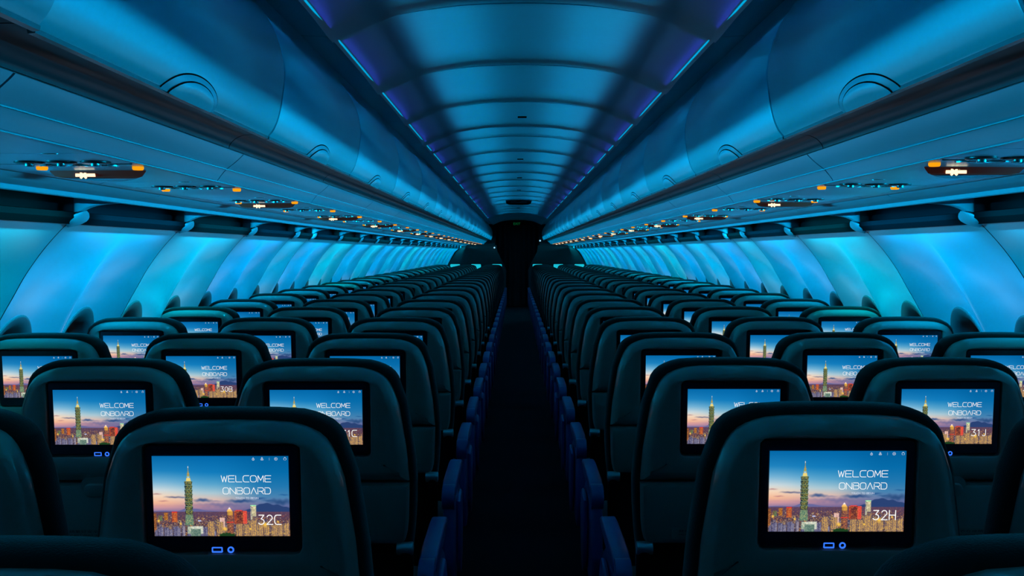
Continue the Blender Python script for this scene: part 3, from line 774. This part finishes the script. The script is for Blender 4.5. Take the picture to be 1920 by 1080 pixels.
def text_mesh(body, size, width=None):
    c = bpy.data.curves.new('t', 'FONT'); c.body = body; c.size = size; c.align_x = 'CENTER'; c.resolution_u = 2
    o = bpy.data.objects.new('t', c); COL.objects.link(o); dg = bpy.context.evaluated_depsgraph_get()
    me = bpy.data.meshes.new_from_object(o.evaluated_get(dg)); bpy.data.objects.remove(o); bpy.data.curves.remove(c)
    xs = [v.co.x for v in me.vertices]
    k = width/(max(xs)-min(xs)) if width and xs else 1
    pts = [(v.co.x*k, v.co.y) for v in me.vertices]; fs = [tuple(p.vertices) for p in me.polygons]; bpy.data.meshes.remove(me)
    return pts, fs
def lettering_mesh():
    mb = MB()
    for body, size, z, w in (('就座時請繫好安全帶   救生衣在座椅下方', .0075, .6955, .252), ('FASTEN SEAT BELT WHILE SEATED   LIFE VEST UNDER YOUR SEAT', .0056, .6875, .252)):
        p, f = text_mesh(body, size, w); mb.add([lean(x, -.0053, z+y) for x, y in p], f)
    return mesh('lettering', mb.v, mb.f, 0, recalc=False)
def label_plate():
    o = rrect(.29, .030, .004, 0, .6925, 3); return MB().loft([lring(inset(o, .001), -.005), lring(o, -.0035), lring(o, .002)]).mesh('plate')

ME = {'shell': shell_mesh(), 'tray': tray_mesh(), 'cush': cushion_mesh(), 'bezel': bezel_mesh(), 'latch': latch_mesh(), 'rec': latch_rec(), 'usb': usb_mesh(), 'jack': jack_mesh(),
      'seat': rounded_box(-.225, .225, .11, .56, .34, .46, .035, 4), 'letter': lettering_mesh(), 'plate': label_plate(), 'lega': leg_mesh(-.13), 'legb': leg_mesh(.13)}
for s in (-1, 1):
    for k, fn in (('arm', arm_mesh), ('cap', arm_cap), ('side', side_mesh), ('shroud', shroud_mesh), ('hinge', hinge_mesh), ('brk', bracket_mesh)): ME[k, s] = fn(s)

def make_seat(s, level, aisle):
    """s: side of the armrest; level 0 full, 1 fewer small parts, 2 far away"""
    r = empty('passenger_seat', (0, 0, 0))
    sh = link('back_shell', ME['shell'], r, M_SHELL)
    link('cushion', ME['cush'], r, M_CUSH)
    tr = link('tray_table', ME['tray'], r, M_TRAY)
    bz = link('monitor', ME['bezel'], r, M_BEZEL)
    sc = link('screen', (SCREEN_NEAR, SCREEN_MID, SCREEN_FAR)[level], bz)
    ar = link('armrest', ME['arm', s], r, M_ARM)
    link('hinge_cap', ME['cap', s], ar, M_ARM)
    sd = link('side_panel', ME['side', s], r, M_ARM)
    if level < 2:
        if aisle: link('shroud', ME['shroud', s], sd, M_ARM)
        link('usb_port', ME['usb'], bz, M_PORT); link('headphone_jack', ME['jack'], bz, M_PORT)
        link('latch_recess', ME['rec'], sh, M_TRAY); link('tray_latch', ME['latch'], tr, M_TRAY)
        link('seat_pan', ME['seat'], r, M_CUSH)
        link('leg', ME['lega'], r, M_METAL); link('leg', ME['legb'], r, M_METAL)
        for q in (-1, 1):
            h = link('hinge', ME['hinge', q], r, M_METAL); link('hinge_bracket', ME['brk', q], h, M_GAP)
        if level == 0:
            pl = link('label_plate', ME['plate'], tr, M_TRAY); link('lettering', ME['letter'], tr, M_LETTER)
    return r
def number_mesh(txt):
    V, Fc = text_strokes(txt, 945, 1150, 557, 645, 8, gap=.30)
    v = []
    for x, y in V: X, Z = px2(x, y); v.append(lean(X, -.0017, Z))
    return mesh('seat_number', v, Fc, 0, recalc=False)

prot = {}
XS = {'C': -.499, 'B': -1.013, 'A': -1.527, 'H': .492, 'J': .999, 'K': 1.511}
POS = {'C': 'left aisle seat', 'B': 'left middle seat', 'A': 'left window seat', 'H': 'right aisle seat', 'J': 'right middle seat', 'K': 'right window seat'}
for k in range(-1, 25):
    for L, x in XS.items():
        if k == -1 and L not in 'CH': continue
        if k == 0 and L in 'AK': continue
        s = 1 if x < 0 else -1
        level = 0 if k < 5 else (1 if k < 11 else 2)
        key = (s, level, L in 'CH')
        if key not in prot: prot[key] = r = make_seat(s, level, L in 'CH')
        else: r = copy_tree(prot[key])
        r.location = (x, ROW0+k*PITCH, 0)
        if k == 0 and L == 'H': r.scale.z = 1.008
        elif x > 0: r.scale.z = 1.002
        else: r.scale.z = 1.0
        num = f'{32-k}{L}'
        if k == -1: lab = f'dark seat back cut by the lower {"left" if x < 0 else "right"} corner, only its rounded top showing'
        elif k < 9: lab = f'dark grey airliner seat, {POS[L]} with screen {num}, row {k+1} from the camera'
        else: lab = f'far dark airliner seat, {POS[L]}, {ordn[k]} row ahead of the camera'
        tag(r, lab, 'airliner seat', f'{POS[L]}s down the cabin')
        if k < 9:
            bz = [c for c in r.children if c.name.startswith('monitor')][0]
            link('seat_number', number_mesh(num), bz, M_WHITE)

# ------------------------------------------------------------------ divider walls at the far end, curtain, exit sign
def bulk(s):
    pts = [(.30, -1.37), (.27, -.45), (.33, -.30), (.49, .0), (.515, .16), (1.395, .10), (1.50, 0), (1.60, -.147), (1.69, -.305), (1.76, -.55), (1.77, -.95), (1.70, -1.37)]
    v = [(s*x, z+EYE) for x, z in pts]; mb = MB()
    mb.loft([[(x, 0, z) for x, z in v], [(x, .05, z) for x, z in v]]); return mb.mesh('divider', bevel=.006)
for s, side in ((-1, 'left'), (1, 'right')):
    r = empty('cabin_divider', (0, END, 0)); tag(r, f'dark grey divider wall with three lit screens beyond the last {side} seats', 'divider')
    link('panel', bulk(s), r, M_BULK)
    for x in (.499, 1.013, 1.527):
        mb = MB(); o = rrect(.24, .138, .02, s*x, EYE-.375, 4); mb.loft([[(px, -.004, pz) for px, pz in o], [(px, .002, pz) for px, pz in o]])
        link('screen', mb.mesh('dscreen'), r, glow('divider_screen', (.01, .52, .66), 1.0, False) if 'dscr' not in cache else cache['dscr'])
tag(link('wall_divider', MB().sweep([(-.55, EYE+.16), (-1.39, EYE+.10), (-1.5, EYE+.5), (-.8, 2.3), (.8, 2.3), (1.5, EYE+.5), (1.39, EYE+.10), (.55, EYE+.16), (.50, EYE+.66), (-.50, EYE+.66)], END, END+.04).mesh('upper'), mat=M_CURTAIN), kind='structure')
cur = MB(); fold = []
N = 60
for zz in (.02, EYE+.66):
    fold.append([(-.55+1.1*i/N, .03*math.sin(i*.9), zz) for i in range(N+1)]+[(.55-1.1*i/N, .03*math.sin((N-i)*.9)+.01, zz) for i in range(N+1)])
o = link('curtain', cur.loft(fold).mesh('curtain'), mat=M_CURTAIN); o.location = (0, END+.25, 0)
tag(o, 'black curtain closing the far end of the aisle', 'curtain')
ex = empty('exit_sign', (-.01, END-.12, EYE+.685)); tag(ex, 'dim green lit exit sign above the far aisle opening', 'sign')
link('housing', rounded_box(-.22, .22, -.02, .03, -.035, .03, .006), ex, M_GAP)
p, f = text_mesh('EXIT', .085); mb = MB(); mb.add([(x-.0, -.0225, y-.03) for x, y in p], f)
link('lettering', mesh('exit', mb.v, mb.f, 0, recalc=False), ex, M_GREEN)
for s in (-1, 1):
    o = link('status_light', MB().cyl((0, 0, 0), (0, 1, 0), .02, .02, 16).mesh('led'), mat=M_BLUELED); o.location = (s*.56, END-.05, EYE+.10 if s < 0 else EYE+.27)
    tag(o, 'small pale blue light at the %s edge of the far aisle opening' % ('left' if s < 0 else 'right'), 'light')
